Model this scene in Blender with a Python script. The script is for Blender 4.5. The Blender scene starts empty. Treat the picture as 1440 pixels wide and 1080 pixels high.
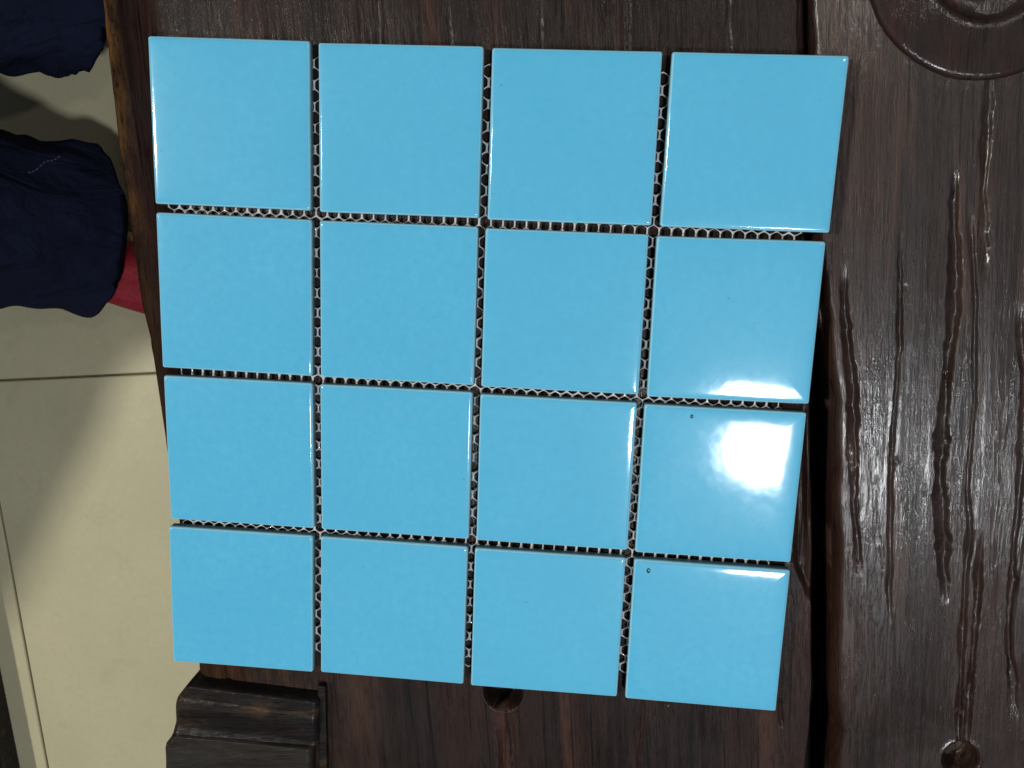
import bpy, bmesh, math, random
import numpy as np
from mathutils import Matrix, Vector

sc = bpy.context.scene
col = sc.collection
R_ = math.radians

# ------------------------------------------------------------------ camera
CR = np.array([[0.99554268, -0.0569797, 0.07515377],
               [0.04033729, 0.97754823, 0.20681478],
               [-0.08525068, -0.20286144, 0.97548939]])
CC = np.array([0.20025763, -0.06320075, 0.40374068])
FPX = 1246.9586
cd = bpy.data.cameras.new('camera')
cam = bpy.data.objects.new('camera', cd)
col.objects.link(cam)
cd.sensor_width = 36.0
cd.lens = FPX / 1440 * 36.0
cd.clip_start = 0.01
cd.clip_end = 50
M4 = Matrix.Identity(4)
for i in range(3):
    for j in range(3):
        M4[i][j] = float(CR[i][j])
    M4[i][3] = float(CC[i])
cam.matrix_world = M4
sc.camera = cam

# ------------------------------------------------------------------ light
w = bpy.data.worlds.new('World')
sc.world = w
w.use_nodes = True
bg = w.node_tree.nodes['Background']
bg.inputs[0].default_value = (0.80, 0.86, 1.0, 1)
bg.inputs[1].default_value = 0.09


def lamp(name, loc, target, size, power, color, rot=0.0, shape='SQUARE'):
    ld = bpy.data.lights.new(name, 'AREA')
    ld.shape = shape
    ld.size = size
    ld.energy = power
    ld.color = color
    o = bpy.data.objects.new(name, ld)
    col.objects.link(o)
    o.location = loc
    d = Vector(target) - Vector(loc)
    o.rotation_euler = (d.to_track_quat('-Z', 'Y').to_matrix() @ Matrix.Rotation(rot, 3, 'Z')).to_euler()
    return o


LAMP_A = (0.680, -0.735, 2.0)
LAMP_B = (1.00, 0.50, 2.0)
ADDED_LAMP_C = (-2.2, 0.10, 3.0)
lamp('ceiling_or_added_lamp', LAMP_A, (0.25, -0.2, 0), 0.172, 22.5, (0.93, 0.97, 1.0), R_(38))
lamp('ceiling_or_added_lamp', LAMP_B, (0.2, -0.1, 0), 0.12, 3.0, (1.0, 0.97, 0.90))
lamp('ceiling_or_added_lamp', ADDED_LAMP_C, (0.0, -0.1, 0), 0.16, 80.0, (1.0, 0.965, 0.85))  # added, unseen lamp that throws the sitter's shadow onto the floor

sc.view_settings.view_transform = 'Standard'
sc.view_settings.look = 'None'
sc.view_settings.exposure = 0.0
sc.view_settings.gamma = 1.0
sc.render.engine = 'CYCLES'

# ------------------------------------------------------------------ helpers
FLOOR = -0.46
WOOD = -0.0085


def at(u, v, z):
    """measured point of the photograph brought onto the level surface of height z"""
    d = CR @ np.array([(u - 720) / FPX, -(v - 540) / FPX, -1.0])
    return CC + d * (z - CC[2]) / d[2]


def tag(o, label=None, cat=None, group=None, kind=None):
    if label: o['label'] = label
    if cat: o['category'] = cat
    if group: o['group'] = group
    if kind: o['kind'] = kind
    return o


def empty(name, loc=(0, 0, 0)):
    o = bpy.data.objects.new(name, None)
    o.location = loc
    o.empty_display_size = 0.05
    col.objects.link(o)
    return o


def obj(name, verts, faces, mat, parent=None, smooth=True):
    me = bpy.data.meshes.new(name)
    me.from_pydata([tuple(map(float, v)) for v in verts], [], faces)
    me.update()
    if smooth:
        me.polygons.foreach_set('use_smooth', [True] * len(me.polygons))
    for m in (mat if isinstance(mat, (list, tuple)) else [mat]):
        me.materials.append(m)
    o = bpy.data.objects.new(name, me)
    col.objects.link(o)
    if parent: o.parent = parent
    return o


def from_bm(name, bm, mat, parent=None, smooth=False):
    me = bpy.data.meshes.new(name)
    bmesh.ops.recalc_face_normals(bm, faces=bm.faces)
    bm.to_mesh(me)
    bm.free()
    if smooth:
        me.polygons.foreach_set('use_smooth', [True] * len(me.polygons))
    for m in (mat if isinstance(mat, (list, tuple)) else [mat]):
        me.materials.append(m)
    o = bpy.data.objects.new(name, me)
    col.objects.link(o)
    if parent: o.parent = parent
    return o


def box_bm(sx, sy, sz, bevel=0.0, seg=2, loc=(0, 0, 0)):
    bm = bmesh.new()
    bmesh.ops.create_cube(bm, size=1.0)
    for v in bm.verts:
        v.co = Vector((v.co.x * sx + loc[0], v.co.y * sy + loc[1], v.co.z * sz + loc[2]))
    if bevel > 0:
        bmesh.ops.bevel(bm, geom=list(bm.edges), offset=bevel, segments=seg, profile=0.5, affect='EDGES')
    return bm


def hash2(ix, iy, seed):
    n = (ix.astype(np.int64) * 374761393 + iy.astype(np.int64) * 668265263 + seed * 974634777) & 0x7fffffff
    n = ((n ^ (n >> 13)) * 1274126177) & 0x7fffffff
    n = n ^ (n >> 16)
    return (n & 0xffff) / 65535.0


def vnoise(x, y, seed=0):
    x = np.asarray(x, float); y = np.asarray(y, float)
    ix = np.floor(x); iy = np.floor(y)
    fx = x - ix; fy = y - iy
    fx = fx * fx * fx * (fx * (fx * 6 - 15) + 10); fy = fy * fy * fy * (fy * (fy * 6 - 15) + 10)
    a = hash2(ix, iy, seed); b = hash2(ix + 1, iy, seed)
    c = hash2(ix, iy + 1, seed); d = hash2(ix + 1, iy + 1, seed)
    return (a * (1 - fx) + b * fx) * (1 - fy) + (c * (1 - fx) + d * fx) * fy - 0.5


def fbm(x, y, seed=0, oct=3, gain=0.5):
    s = 0; a = 1.0
    for k in range(oct):
        s = s + a * vnoise(x * 2 ** k, y * 2 ** k, seed + 17 * k)
        a *= gain
    return s


def sstep(a, b, x):
    t = np.clip((x - a) / (b - a), 0, 1)
    return t * t * (3 - 2 * t)


# ------------------------------------------------------------------ materials
def new_mat(name):
    m = bpy.data.materials.new(name)
    m.use_nodes = True
    nt = m.node_tree
    p = nt.nodes['Principled BSDF']
    return m, nt, p


class NB:
    def __init__(s, nt): s.nt = nt
    def n(s, t, **kw):
        x = s.nt.nodes.new(t)
        for k, v in kw.items(): setattr(x, k, v)
        return x
    def l(s, a, b): s.nt.links.new(a, b)
    def coords(s, scale=(1, 1, 1), rot=(0, 0, 0), loc=(0, 0, 0), kind='Object'):
        tc = s.n('ShaderNodeTexCoord')
        r = s.n('ShaderNodeMapping')
        r.inputs['Rotation'].default_value = rot
        s.l(tc.outputs[kind], r.inputs['Vector'])
        mp = s.n('ShaderNodeMapping')
        mp.inputs['Scale'].default_value = scale
        mp.inputs['Location'].default_value = loc
        s.l(r.outputs[0], mp.inputs['Vector'])
        return mp.outputs[0]
    def noise(s, vec, scale, detail=3, rough=0.5, dist=0.0):
        x = s.n('ShaderNodeTexNoise')
        x.inputs['Scale'].default_value = scale
        x.inputs['Detail'].default_value = detail
        x.inputs['Roughness'].default_value = rough
        x.inputs['Distortion'].default_value = dist
        s.l(vec, x.inputs['Vector'])
        return x.outputs['Fac']
    def ramp(s, fac, stops, interp='LINEAR'):
        x = s.n('ShaderNodeValToRGB')
        cr = x.color_ramp
        cr.interpolation = interp
        while len(cr.elements) < len(stops): cr.elements.new(0.5)
        for e, (pos, c) in zip(cr.elements, stops):
            e.position = pos
            e.color = (c[0], c[1], c[2], 1) if hasattr(c, '__len__') else (c, c, c, 1)
        s.l(fac, x.inputs['Fac'])
        return x.outputs['Color']
    def mix(s, fac, a, b, mode='MIX'):
        x = s.n('ShaderNodeMix', data_type='RGBA', blend_type=mode)
        if hasattr(fac, 'links'): s.l(fac, x.inputs[0])
        else: x.inputs[0].default_value = fac
        for v, k in ((a, 6), (b, 7)):
            if hasattr(v, 'links'): s.l(v, x.inputs[k])
            else: x.inputs[k].default_value = (v[0], v[1], v[2], 1)
        return x.outputs[2]
    def math(s, op, a, b=0.0, clamp=False):
        x = s.n('ShaderNodeMath', operation=op, use_clamp=clamp)
        for v, k in ((a, 0), (b, 1)):
            if hasattr(v, 'links'): s.l(v, x.inputs[k])
            else: x.inputs[k].default_value = v
        return x.outputs[0]
    def bump(s, h, strength, dist, normal=None):
        x = s.n('ShaderNodeBump')
        x.inputs['Strength'].default_value = strength
        x.inputs['Distance'].default_value = dist
        s.l(h, x.inputs['Height'])
        if normal is not None: s.l(normal, x.inputs['Normal'])
        return x.outputs[0]


GRAIN = R_(-5.8)      # the boards run a little askew of the tile sheet


def wood_mat(name, dark=(0.0075, 0.0045, 0.0042), mid=(0.022, 0.0130, 0.0112), red=(0.042, 0.0175, 0.0125),
             rough=0.42, coat=0.14, coat_r=0.15, gold=False, red_amt=0.6, spec=0.12, bump=1.0, across=False, tan_amt=0.0):
    m, nt, p = new_mat(name)
    b = NB(nt)
    rz = GRAIN + (math.pi / 2 if across else 0)
    g1 = b.coords((1, 0.045, 1), (0, 0, rz))
    g2 = b.coords((1, 0.16, 1), (0, 0, rz))
    iso = b.coords()
    fine = b.noise(g1, 900, 4, 0.6)
    med = b.noise(g1, 210, 4, 0.65, 0.6)
    broad = b.noise(g2, 26, 3, 0.55, 0.8)
    blot = b.noise(iso, 21, 4, 0.6, 0.4)
    c = b.mix(b.ramp(med, [(0.30, 0.0), (0.68, 1.0)]), dark, mid)
    rf = b.math('MULTIPLY', b.ramp(broad, [(0.46, 0.0), (0.66, 1.0)]), red_amt)
    c = b.mix(rf, c, red)
    c = b.mix(b.ramp(fine, [(0.52, 0.0), (0.74, 0.55)]), c, (dark[0] * .55, dark[1] * .55, dark[2] * .6))
    c = b.mix(b.ramp(blot, [(0.50, 0.0), (0.72, 0.6)]), c, (mid[0] * 1.15, mid[1] * 1.45, mid[2] * 1.65))
    pale = b.noise(b.coords((1, 0.09, 1), (0, 0, rz), (3.3, 1.7, 0)), 55, 4, 0.6, 0.3)
    c = b.mix(b.ramp(pale, [(0.56, 0.0), (0.70, 0.75)]), c, (red[0] * 1.5, red[1] * 1.7, red[2] * 1.7))
    gv = b.coords((1, 0.02, 1), (0, 0, rz), (0.7, 0, 0))
    c = b.mix(b.ramp(b.noise(gv, 330, 3, 0.6, 0.2), [(0.60, 0.0), (0.66, 0.8)]), c, (dark[0] * .35, dark[1] * .35, dark[2] * .4))
    sc1 = b.noise(b.coords((1, 0.5, 1)), 160, 5, 0.75)
    c = b.mix(b.ramp(sc1, [(0.62, 0.0), (0.74, 0.35)]), c, (mid[0] * 2.2, mid[1] * 2.2, mid[2] * 2.2))
    if tan_amt:
        c = b.mix(b.math('MULTIPLY', b.ramp(b.noise(b.coords((1, 0.25, 1), (0, 0, rz)), 75, 4, 0.7), [(0.55, 0.0), (0.70, 1.0)]), tan_amt),
                  c, (0.13, 0.075, 0.035))
    if gold:
        # varnish rubbed through along the outer edge of the board
        tc = b.n('ShaderNodeTexCoord')
        sx = b.n('ShaderNodeSeparateXYZ')
        b.l(tc.outputs['Object'], sx.inputs[0])
        sx_x = b.math('ADD', sx.outputs[0], 0.36)
        sx_y = b.math('ADD', sx.outputs[1], -0.10)
        e = b.math('ADD', sx_x, b.math('MULTIPLY', sx_y, 0.105))
        rr = b.n('ShaderNodeMapRange')
        rr.inputs[1].default_value = -0.0235; rr.inputs[2].default_value = -0.0155
        rr.inputs[3].default_value = 1.0; rr.inputs[4].default_value = 0.0
        b.l(e, rr.inputs[0])
        yy = b.n('ShaderNodeMapRange')
        yy.inputs[1].default_value = -0.11; yy.inputs[2].default_value = 0.0
        yy.inputs[3].default_value = 0.10; yy.inputs[4].default_value = 0.75
        b.l(sx_y, yy.inputs[0])
        f = b.math('MULTIPLY', b.math('MULTIPLY', rr.outputs[0], yy.outputs[0]),
                   b.ramp(b.noise(b.coords((1, 0.3, 1), (0, 0, rz)), 150, 4, 0.7), [(0.42, 0.05), (0.62, 1.0)]))
        c = b.mix(f, c, (0.17, 0.085, 0.026))
        # reddish brown rubbed patch beside the corner block
        r1 = b.n('ShaderNodeMapRange'); r1.inputs[1].default_value = -0.296; r1.inputs[2].default_value = -0.312
        b.l(sx_y, r1.inputs[0])
        r2 = b.n('ShaderNodeMapRange'); r2.inputs[1].default_value = 0.115; r2.inputs[2].default_value = 0.060
        b.l(sx_x, r2.inputs[0])
        ff = b.math('MULTIPLY', b.math('MULTIPLY', r1.outputs[0], r2.outputs[0]),
                    b.ramp(b.noise(b.coords((1, 0.22, 1), (0, 0, rz)), 90, 4, 0.7), [(0.40, 0.1), (0.68, 0.8)]))
        c = b.mix(ff, c, (0.080, 0.036, 0.018))
    # flecks of old paint and dust
    vo = b.n('ShaderNodeTexVoronoi')
    vo.inputs['Scale'].default_value = 95
    b.l(b.coords((1, 0.7, 1)), vo.inputs['Vector'])
    fl = b.ramp(vo.outputs['Distance'], [(0.045, 1.0), (0.075, 0.0)])
    sel = b.n('ShaderNodeSeparateColor')
    b.l(vo.outputs['Color'], sel.inputs[0])
    fl = b.math('MULTIPLY', fl, b.ramp(sel.outputs[0], [(0.945, 0.0), (0.955, 1.0)]))
    c = b.mix(b.math('MULTIPLY', fl, 0.7), c, (0.30, 0.27, 0.24))
    c = b.mix(b.ramp(b.noise(b.coords((1, 0.10, 1), (0, 0, rz), (5, 2, 0)), 700, 6, 0.8, 0.5), [(0.50, 0.0), (0.60, 0.5)]), c, (dark[0] * .5, dark[1] * .5, dark[2] * .5))
    b.l(c, p.inputs['Base Color'])
    rg = b.ramp(blot, [(0.35, rough - 0.07), (0.7, rough + 0.14)])
    b.l(rg, p.inputs['Roughness'])
    p.inputs['Coat Weight'].default_value = coat
    if gold:
        # the varnish has gone dull where hands and sleeves rub the rim
        wr = b.n('ShaderNodeMapRange')
        wr.inputs[1].default_value = 0.006; wr.inputs[2].default_value = -0.002
        b.l(e, wr.inputs[0])
        b.l(b.math('MULTIPLY', b.math('SUBTRACT', 1.0, wr.outputs[0]), coat), p.inputs['Coat Weight'])
        b.l(b.math('ADD', rg, b.math('MULTIPLY', wr.outputs[0], 0.35), True), p.inputs['Roughness'])
        b.l(b.math('MULTIPLY', b.math('SUBTRACT', 1.1, wr.outputs[0]), spec), p.inputs['Specular IOR Level'])
    p.inputs['Coat Roughness'].default_value = coat_r
    p.inputs['Specular IOR Level'].default_value = spec
    h = b.math('ADD', b.math('MULTIPLY', med, 0.6), b.math('MULTIPLY', fine, 0.4))
    n1 = b.bump(h, 0.35 * bump, 0.0005)
    crk = b.noise(b.coords((1, 0.06, 1), (0, 0, rz), (1.1, 4.2, 0)), 480, 5, 0.75, 1.2)
    crk = b.ramp(crk, [(0.44, 0.0), (0.52, 1.0)])
    n1 = b.bump(crk, 0.30 * bump, 0.00035, n1)
    n2 = b.bump(b.noise(b.coords((1, 0.5, 1), (0, 0, rz)), 900, 4, 0.7), 0.35 * bump, 0.00025, n1)
    b.l(n2, p.inputs['Normal'])
    n3 = b.bump(b.noise(b.coords((1, 0.4, 1), (0, 0, rz)), 330, 5, 0.7), 0.30 * bump, 0.0006, b.bump(crk, 0.18 * bump, 0.0003))
    b.l(n3, p.inputs['Coat Normal'])
    return m


M_WOOD_A = wood_mat('dark_lacquered_wood_near', gold=True, red_amt=0.55)
M_WOOD_B = wood_mat('dark_lacquered_wood_grooved', dark=(0.0095, 0.0054, 0.0046), mid=(0.030, 0.0165, 0.0132), red=(0.056, 0.0235, 0.0160),
                    rough=0.35, coat=0.50, coat_r=0.11, spec=0.26, bump=1.2)
M_DISC = wood_mat('reddish_lacquered_wood', dark=(0.013, 0.009, 0.008), mid=(0.026, 0.014, 0.012), red=(0.036, 0.011, 0.009), rough=0.5, coat=0.35, coat_r=0.12, spec=0.12, bump=0.7)
M_BLACK = wood_mat('blackened_wood', dark=(0.005, 0.0042, 0.004), mid=(0.010, 0.0083, 0.0078), red=(0.022, 0.013, 0.010),
                   rough=0.45, coat=0.22, coat_r=0.2, spec=0.12, across=True, red_amt=0.3, tan_amt=0.3)
M_PANEL = wood_mat('lit_dark_wood', dark=(0.014, 0.012, 0.010), mid=(0.026, 0.022, 0.018), red=(0.036, 0.024, 0.018),
                   rough=0.42, coat=0.25, coat_r=0.3, across=True, red_amt=0.3, tan_amt=0.12)  # paler copy of the block's wood, its lighting put into the colour
M_GAP = wood_mat('raw_dark_underside_wood', dark=(0.005, 0.004, 0.004), mid=(0.008, 0.007, 0.006), red=(0.01, 0.006, 0.005), rough=0.7, coat=0.0)


def glaze_mat():
    m, nt, p = new_mat('sky_blue_glaze')
    b = NB(nt)
    iso = b.coords()
    oi = b.n('ShaderNodeObjectInfo')
    ad = b.n('ShaderNodeVectorMath', operation='ADD')
    b.l(iso, ad.inputs[0])
    cv = b.n('ShaderNodeCombineXYZ')
    b.l(b.math('MULTIPLY', oi.outputs['Random'], 3.0), cv.inputs[0])
    b.l(oi.outputs['Random'], cv.inputs[1])
    b.l(cv.outputs[0], ad.inputs[1])
    v = ad.outputs[0]
    big = b.noise(v, 28, 3, 0.5)
    mot = b.noise(v, 240, 4, 0.65)
    c = b.mix(b.ramp(big, [(0.3, 0.0), (0.7, 1.0)]), (0.094, 0.450, 0.700), (0.106, 0.476, 0.730))
    c = b.mix(b.ramp(mot, [(0.35, 0.0), (0.7, 0.8)]), c, (0.080, 0.425, 0.672))
    sm = b.noise(v, 45, 6, 0.75, 0.8)
    c = b.mix(b.ramp(sm, [(0.52, 0.0), (0.74, 0.35)]), c, (0.125, 0.435, 0.640))
    c = b.mix(b.math('MULTIPLY', oi.outputs['Random'], 0.30), c, (0.112, 0.470, 0.700))
    # pin specks in the glaze
    vo = b.n('ShaderNodeTexVoronoi')
    vo.inputs['Scale'].default_value = 160
    b.l(v, vo.inputs['Vector'])
    se = b.n('ShaderNodeSeparateColor')
    b.l(vo.outputs['Color'], se.inputs[0])
    sp = b.math('MULTIPLY', b.ramp(vo.outputs['Distance'], [(0.04, 1.0), (0.09, 0.0)]), b.ramp(se.outputs[1], [(0.955, 0.0), (0.965, 0.55)]))
    c = b.mix(sp, c, (0.035, 0.19, 0.33))
    b.l(c, p.inputs['Base Color'])
    b.l(b.ramp(sm, [(0.4, 0.066), (0.7, 0.086)]), p.inputs['Coat Roughness'])
    p.inputs['Roughness'].default_value = 0.36
    p.inputs['Specular IOR Level'].default_value = 0.10
    p.inputs['Coat Weight'].default_value = 1.0
    p.inputs['Coat Roughness'].default_value = 0.07
    p.inputs['Coat IOR'].default_value = 1.5
    n = b.bump(b.noise(v, 90, 2, 0.5), 0.06, 0.0006)
    n = b.bump(b.noise(v, 1500, 2, 0.5), 0.05, 0.00008, n)
    b.l(n, p.inputs['Coat Normal'])
    b.l(n, p.inputs['Normal'])
    return m


def simple(name, c, rough=0.5, noise=0.0, nscale=80, coat=0.0, spec=0.5, bump=0.0):
    m, nt, p = new_mat(name)
    b = NB(nt)
    f = b.noise(b.coords(), nscale, 4, 0.6)
    k = noise
    cc = b.mix(b.ramp(f, [(0.3, 0.0), (0.7, 1.0)]), tuple(x * (1 - k) for x in c), tuple(min(1, x * (1 + k)) for x in c))
    b.l(cc, p.inputs['Base Color'])
    p.inputs['Roughness'].default_value = rough
    p.inputs['Coat Weight'].default_value = coat
    p.inputs['Specular IOR Level'].default_value = spec
    if bump:
        b.l(b.bump(f, bump, 0.001), p.inputs['Normal'])
    return m


M_GLAZE = glaze_mat()
M_EDGE = simple('thin_glaze_over_the_arris', (0.27, 0.60, 0.76), 0.5, 0.06, 300, coat=0.1)
M_SIDE = simple('tile_body_edge', (0.15, 0.28, 0.32), 0.6, 0.2, 300, bump=0.2)
M_NET = simple('white_plastic_net', (0.52, 0.55, 0.58), 0.4, 0.08, 500, coat=0.3)
M_SPECK = simple('dark_firing_speck', (0.012, 0.05, 0.10), 0.3)

# ------------------------------------------------------------------ tile sheet
TILES = [(0.03679, -0.03652, -0.00097, 0.00067, 0.00534, -0.01087), (0.11409, -0.03687, 0.00462, -0.00014, 0.00017, 0.00543),
         (0.19131, -0.03694, 0.00662, -0.00011, 0.00163, 0.00516), (0.26865, -0.03671, 0.00403, 0.00108, 0.01022, 0.01262),
         (0.03684, -0.11401, -0.00475, 5e-05, 0.00893, -0.01616), (0.11418, -0.11417, 0.00354, -0.0005, 0.00073, 0.00534),
         (0.19102, -0.11433, 0.00617, -0.00072, 0.00447, -0.00105), (0.26817, -0.11416, 0.01122, 0.00017, 0.00915, 0.00477),
         (0.03698, -0.19117, 0.00549, -0.00044, 0.00451, -0.00019), (0.11408, -0.1911, 0.00488, -0.00064, 0.00281, 0.00392),
         (0.19111, -0.19157, 0.005, -0.00135, 0.01543, 0.00211), (0.26816, -0.19148, 0.00822, -0.00047, 0.00952, 0.01114),
         (0.0364, -0.26849, -0.00038, 0.00027, -0.01822, -0.01225), (0.11398, -0.26834, -0.00014, -4e-05, -0.01123, 0.00173),
         (0.19104, -0.26867, 0.00576, -0.00035, -0.01304, -0.00096), (0.26855, -0.26824, 0.00546, 0.00069, -0.01869, 0.01717)]
TS = 0.0735
TT = 0.0062


def tile_geo(seed):
    rnd = random.Random(seed)
    per = []
    h = TS / 2
    rc = 0.0011
    nside, narc = 10, 4
    for k in range(4):
        a0 = k * math.pi / 2
        for i in range(nside):
            t = i / nside
            x, y = h, (-h + rc) + t * (2 * h - 2 * rc)
            per.append((k, 'e', x, y))
        for i in range(narc):
            th = i / narc * math.pi / 2
            per.append((k, 'c', h - rc + rc * math.cos(th), h - rc + rc * math.sin(th)))
    P = []
    for k, t, x, y in per:
        ca, sa = math.cos(k * math.pi / 2), math.sin(k * math.pi / 2)
        P.append((x * ca - y * sa, x * sa + y * ca))
    P = np.array(P)
    N = len(P)
    wob = np.array([rnd.uniform(-1, 1) for _ in range(N)])
    wob = (wob + np.roll(wob, 1) + np.roll(wob, -1)) / 3
    prof = [(0.0004, -TT), (0.0, -TT + 0.0006), (0.0, -0.0016), (0.00012, -0.00105), (0.0004, -0.00072)]
    for d in (0.0008, 0.0013, 0.0020, 0.0029, 0.0040, 0.0054, 0.0070, 0.0090, 0.0115):
        prof.append((d, -0.00015 * (math.log(0.012 / d) - (1 - d / 0.012) * 0.6)))
    prof.append((0.016, 0.0))
    V = []
    for (d, z) in prof:
        f = (h - d) / h
        j = wob * (0.00009 if d < 0.0003 else 0.0)
        for q in range(N):
            V.append((P[q][0] * f * (1 + j[q] / h), P[q][1] * f * (1 + j[q] / h), z))
    F, MI = [], []
    for r in range(len(prof) - 1):
        for q in range(N):
            F.append((r * N + q, r * N + (q + 1) % N, (r + 1) * N + (q + 1) % N, (r + 1) * N + q))
            MI.append(2 if r < 2 else (1 if r < 5 else 0))
    top = len(prof) - 1
    F.append(tuple(top * N + q for q in range(N))); MI.append(0)
    F.append(tuple(q for q in reversed(range(N)))); MI.append(2)
    return V, F, MI


sheet = empty('tile_sheet', (0.15, -0.15, -0.0065))
tag(sheet, 'sheet of sixteen glossy sky blue square tiles joined by white net on dark table', 'tile sheet')
V, F, MI = tile_geo(3)
tile_me = None
tile_objs = []
for i, (x, y, rz, dz, ty, tx) in enumerate(TILES):
    if tile_me is None:
        o = obj('tile', V, F, [M_GLAZE, M_EDGE, M_SIDE], sheet)
        tile_me = o.data
        tile_me.polygons.foreach_set('material_index', MI)
    else:
        o = bpy.data.objects.new('tile', tile_me)
        col.objects.link(o)
        o.parent = sheet
    o.matrix_world = Matrix.Translation((x, y, dz))
    o.location = Vector((x, y, dz)) - sheet.location
    # quarter turns so that the shared mesh's small irregularities do not repeat
    o.rotation_euler = (Matrix.Rotation(-tx, 3, 'Y') @ Matrix.Rotation(ty, 3, 'X') @ Matrix.Rotation(rz + (i * 7 % 4) * math.pi / 2, 3, 'Z')).to_euler()
    tile_objs.append(o)


def speck(ti, u, v, r):
    t = tile_objs[ti]
    x, y, rz, dz, ty, tx = TILES[ti]
    wp = at(u, v, 0.0)
    bm = bmesh.new()
    bmesh.ops.create_circle(bm, cap_ends=True, segments=10, radius=r)
    ext = bmesh.ops.extrude_face_region(bm, geom=list(bm.faces))
    for g in ext['geom']:
        if isinstance(g, bmesh.types.BMVert):
            g.co *= 0.55; g.co.z = 0.00012
    for vv in bm.verts: vv.co.x *= 1.35
    o = from_bm('speck', bm, M_SPECK, t, True)
    m = (Matrix.Translation(Vector((x, y, dz)) ) @ t.rotation_euler.to_matrix().to_4x4())
    loc = m.inverted() @ Vector((wp[0], wp[1], dz + ty * (wp[1] - y) + tx * (wp[0] - x)))
    o.location = (loc.x, loc.y, 0.00002)
    tag(o, 'dark pinhole speck in the glaze')


speck(11, 973, 586, 0.0007)
speck(15, 912, 803, 0.00095)

# net
NA, NBp = 0.00546, 0.00938
NO = np.array([0.07413, -0.07402])
ex = np.array([math.cos(-0.014), math.sin(-0.014)]); ey = np.array([math.sin(0.008), -math.cos(0.008)])   # the net has been pulled slightly out of square


def build_net():
    Vn, Fn = [], []
    hw, hr = NA / 2, NBp / 2
    # cell = pointy-top hexagon with vertical sides at +-hw; centre rows spaced hr
    e = NBp / 2 * 0.6667
    hexp = []
    ns = 4
    corners = [(hw, -e / 2), (hw, e / 2), (0, hr - e / 2), (-hw, e / 2), (-hw, -e / 2), (0, -(hr - e / 2))]
    top = hr - e / 2
    corners = [(hw, -e / 2), (hw, e / 2), (0, top + 0.0), (-hw, e / 2), (-hw, -e / 2), (0, -top)]
    # vertex heights of a hexagonal tiling whose rows are hr apart: top = hr - e/2
    for k in range(6):
        a = corners[k]; b = corners[(k + 1) % 6]
        for i in range(ns):
            t = i / ns
            hexp.append((a[0] + (b[0] - a[0]) * t, a[1] + (b[1] - a[1]) * t))
    hexp = np.array(hexp)
    ang = np.arctan2(hexp[:, 1] / (top - .0), hexp[:, 0] / hw)
    # hole = hexagon drawn in from the strands, its corners filled round
    cs = np.array([(hw, 0.0), (-hw, 0.0)] + [(sx_ * 1.0, sy_ * 1.0) for sx_ in (1, -1) for sy_ in (1, -1)])
    dn = np.array([e / 2 * 0 + (top - e / 2), hw]); dn /= np.linalg.norm(dn)      # normal of the slanted strand
    dd = dn[1] * top
    acc = np.zeros(len(ang))
    th = np.arctan2(hexp[:, 1], hexp[:, 0])
    for nx_, ny_, dist, off in ((1, 0, hw, 0.00036), (-1, 0, hw, 0.00036)) + tuple((sx_ * dn[0], sy_ * dn[1], dd, 0.00014) for sx_ in (1, -1) for sy_ in (1, -1)):
        cth = np.cos(th) * nx_ + np.sin(th) * ny_
        acc += np.clip(cth / (dist - off), 0, None) ** 8
    rr = acc ** (-1 / 8)
    hole = np.c_[rr * np.cos(th), rr * np.sin(th)]
    zt, zb = -0.0061, -0.0067
    rnd = random.Random(5)
    x0, x1, y0, y1 = 0.0055, 0.2945, -0.2965, -0.0070
    n = len(hexp)
    for j in range(-17, 60):
        for i in range(-20, 60):
            # hexagon centres sit half a cell from the upright strands
            c = NO + ex * NA * (i + 0.5 + (0.5 if j % 2 else 0.0)) + ey * hr * j
            if not (x0 < c[0] < x1 and y0 < c[1] < y1): continue
            hp = hole * (1 + rnd.uniform(-0.10, 0.03)) * np.array([1 + rnd.uniform(-.04, .03), 1])
            sx_, sy_ = rnd.uniform(-1, 1) * 0.00008, rnd.uniform(-1, 1) * 0.00008
            zz = rnd.uniform(-1, 1) * 0.00008
            base = len(Vn)
            for P_, z in ((hexp, zt), (hp + np.array([sx_, sy_]), zt - 0.00010 + zz), (hp * 1.03 + np.array([sx_, sy_]), zb)):
                for q in P_:
                    w_ = c + ex * q[0] - ey * q[1]
                    Vn.append((w_[0], w_[1], z))
            for q in range(n):
                r = (q + 1) % n
                Fn.append((base + r, base + q, base + n + q, base + n + r))
                Fn.append((base + n + r, base + n + q, base + 2 * n + q, base + 2 * n + r))
    return Vn, Fn


Vn, Fn = build_net()
Vn = [(a - 0.15, b + 0.15, c + 0.0065) for a, b, c in Vn]
net = obj('backing_net', Vn, Fn, M_NET, sheet)

# ------------------------------------------------------------------ table
table = empty('table', (0.36, -0.1, FLOOR))
tag(table, 'dark lacquered table of grooved boards with round carved disc, under the blue tiles', 'table')


def fcurve(pts, z=WOOD):
    """list of measured (u, v) -> function x(y) along a board"""
    W = np.array([at(u, v, z)[:2] for u, v in pts])
    o = np.argsort(W[:, 1])
    ys, xs = W[o, 1], W[o, 0]
    s0 = (xs[1] - xs[0]) / (ys[1] - ys[0]); s1 = (xs[-1] - xs[-2]) / (ys[-1] - ys[-2])
    s0 = s1 = -0.097

    def f(y):
        y = np.asarray(y, float)
        r = np.interp(y, ys, xs)
        r = np.where(y < ys[0], xs[0] + (y - ys[0]) * s0, r)
        return np.where(y > ys[-1], xs[-1] + (y - ys[-1]) * s1, r)
    return f


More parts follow.
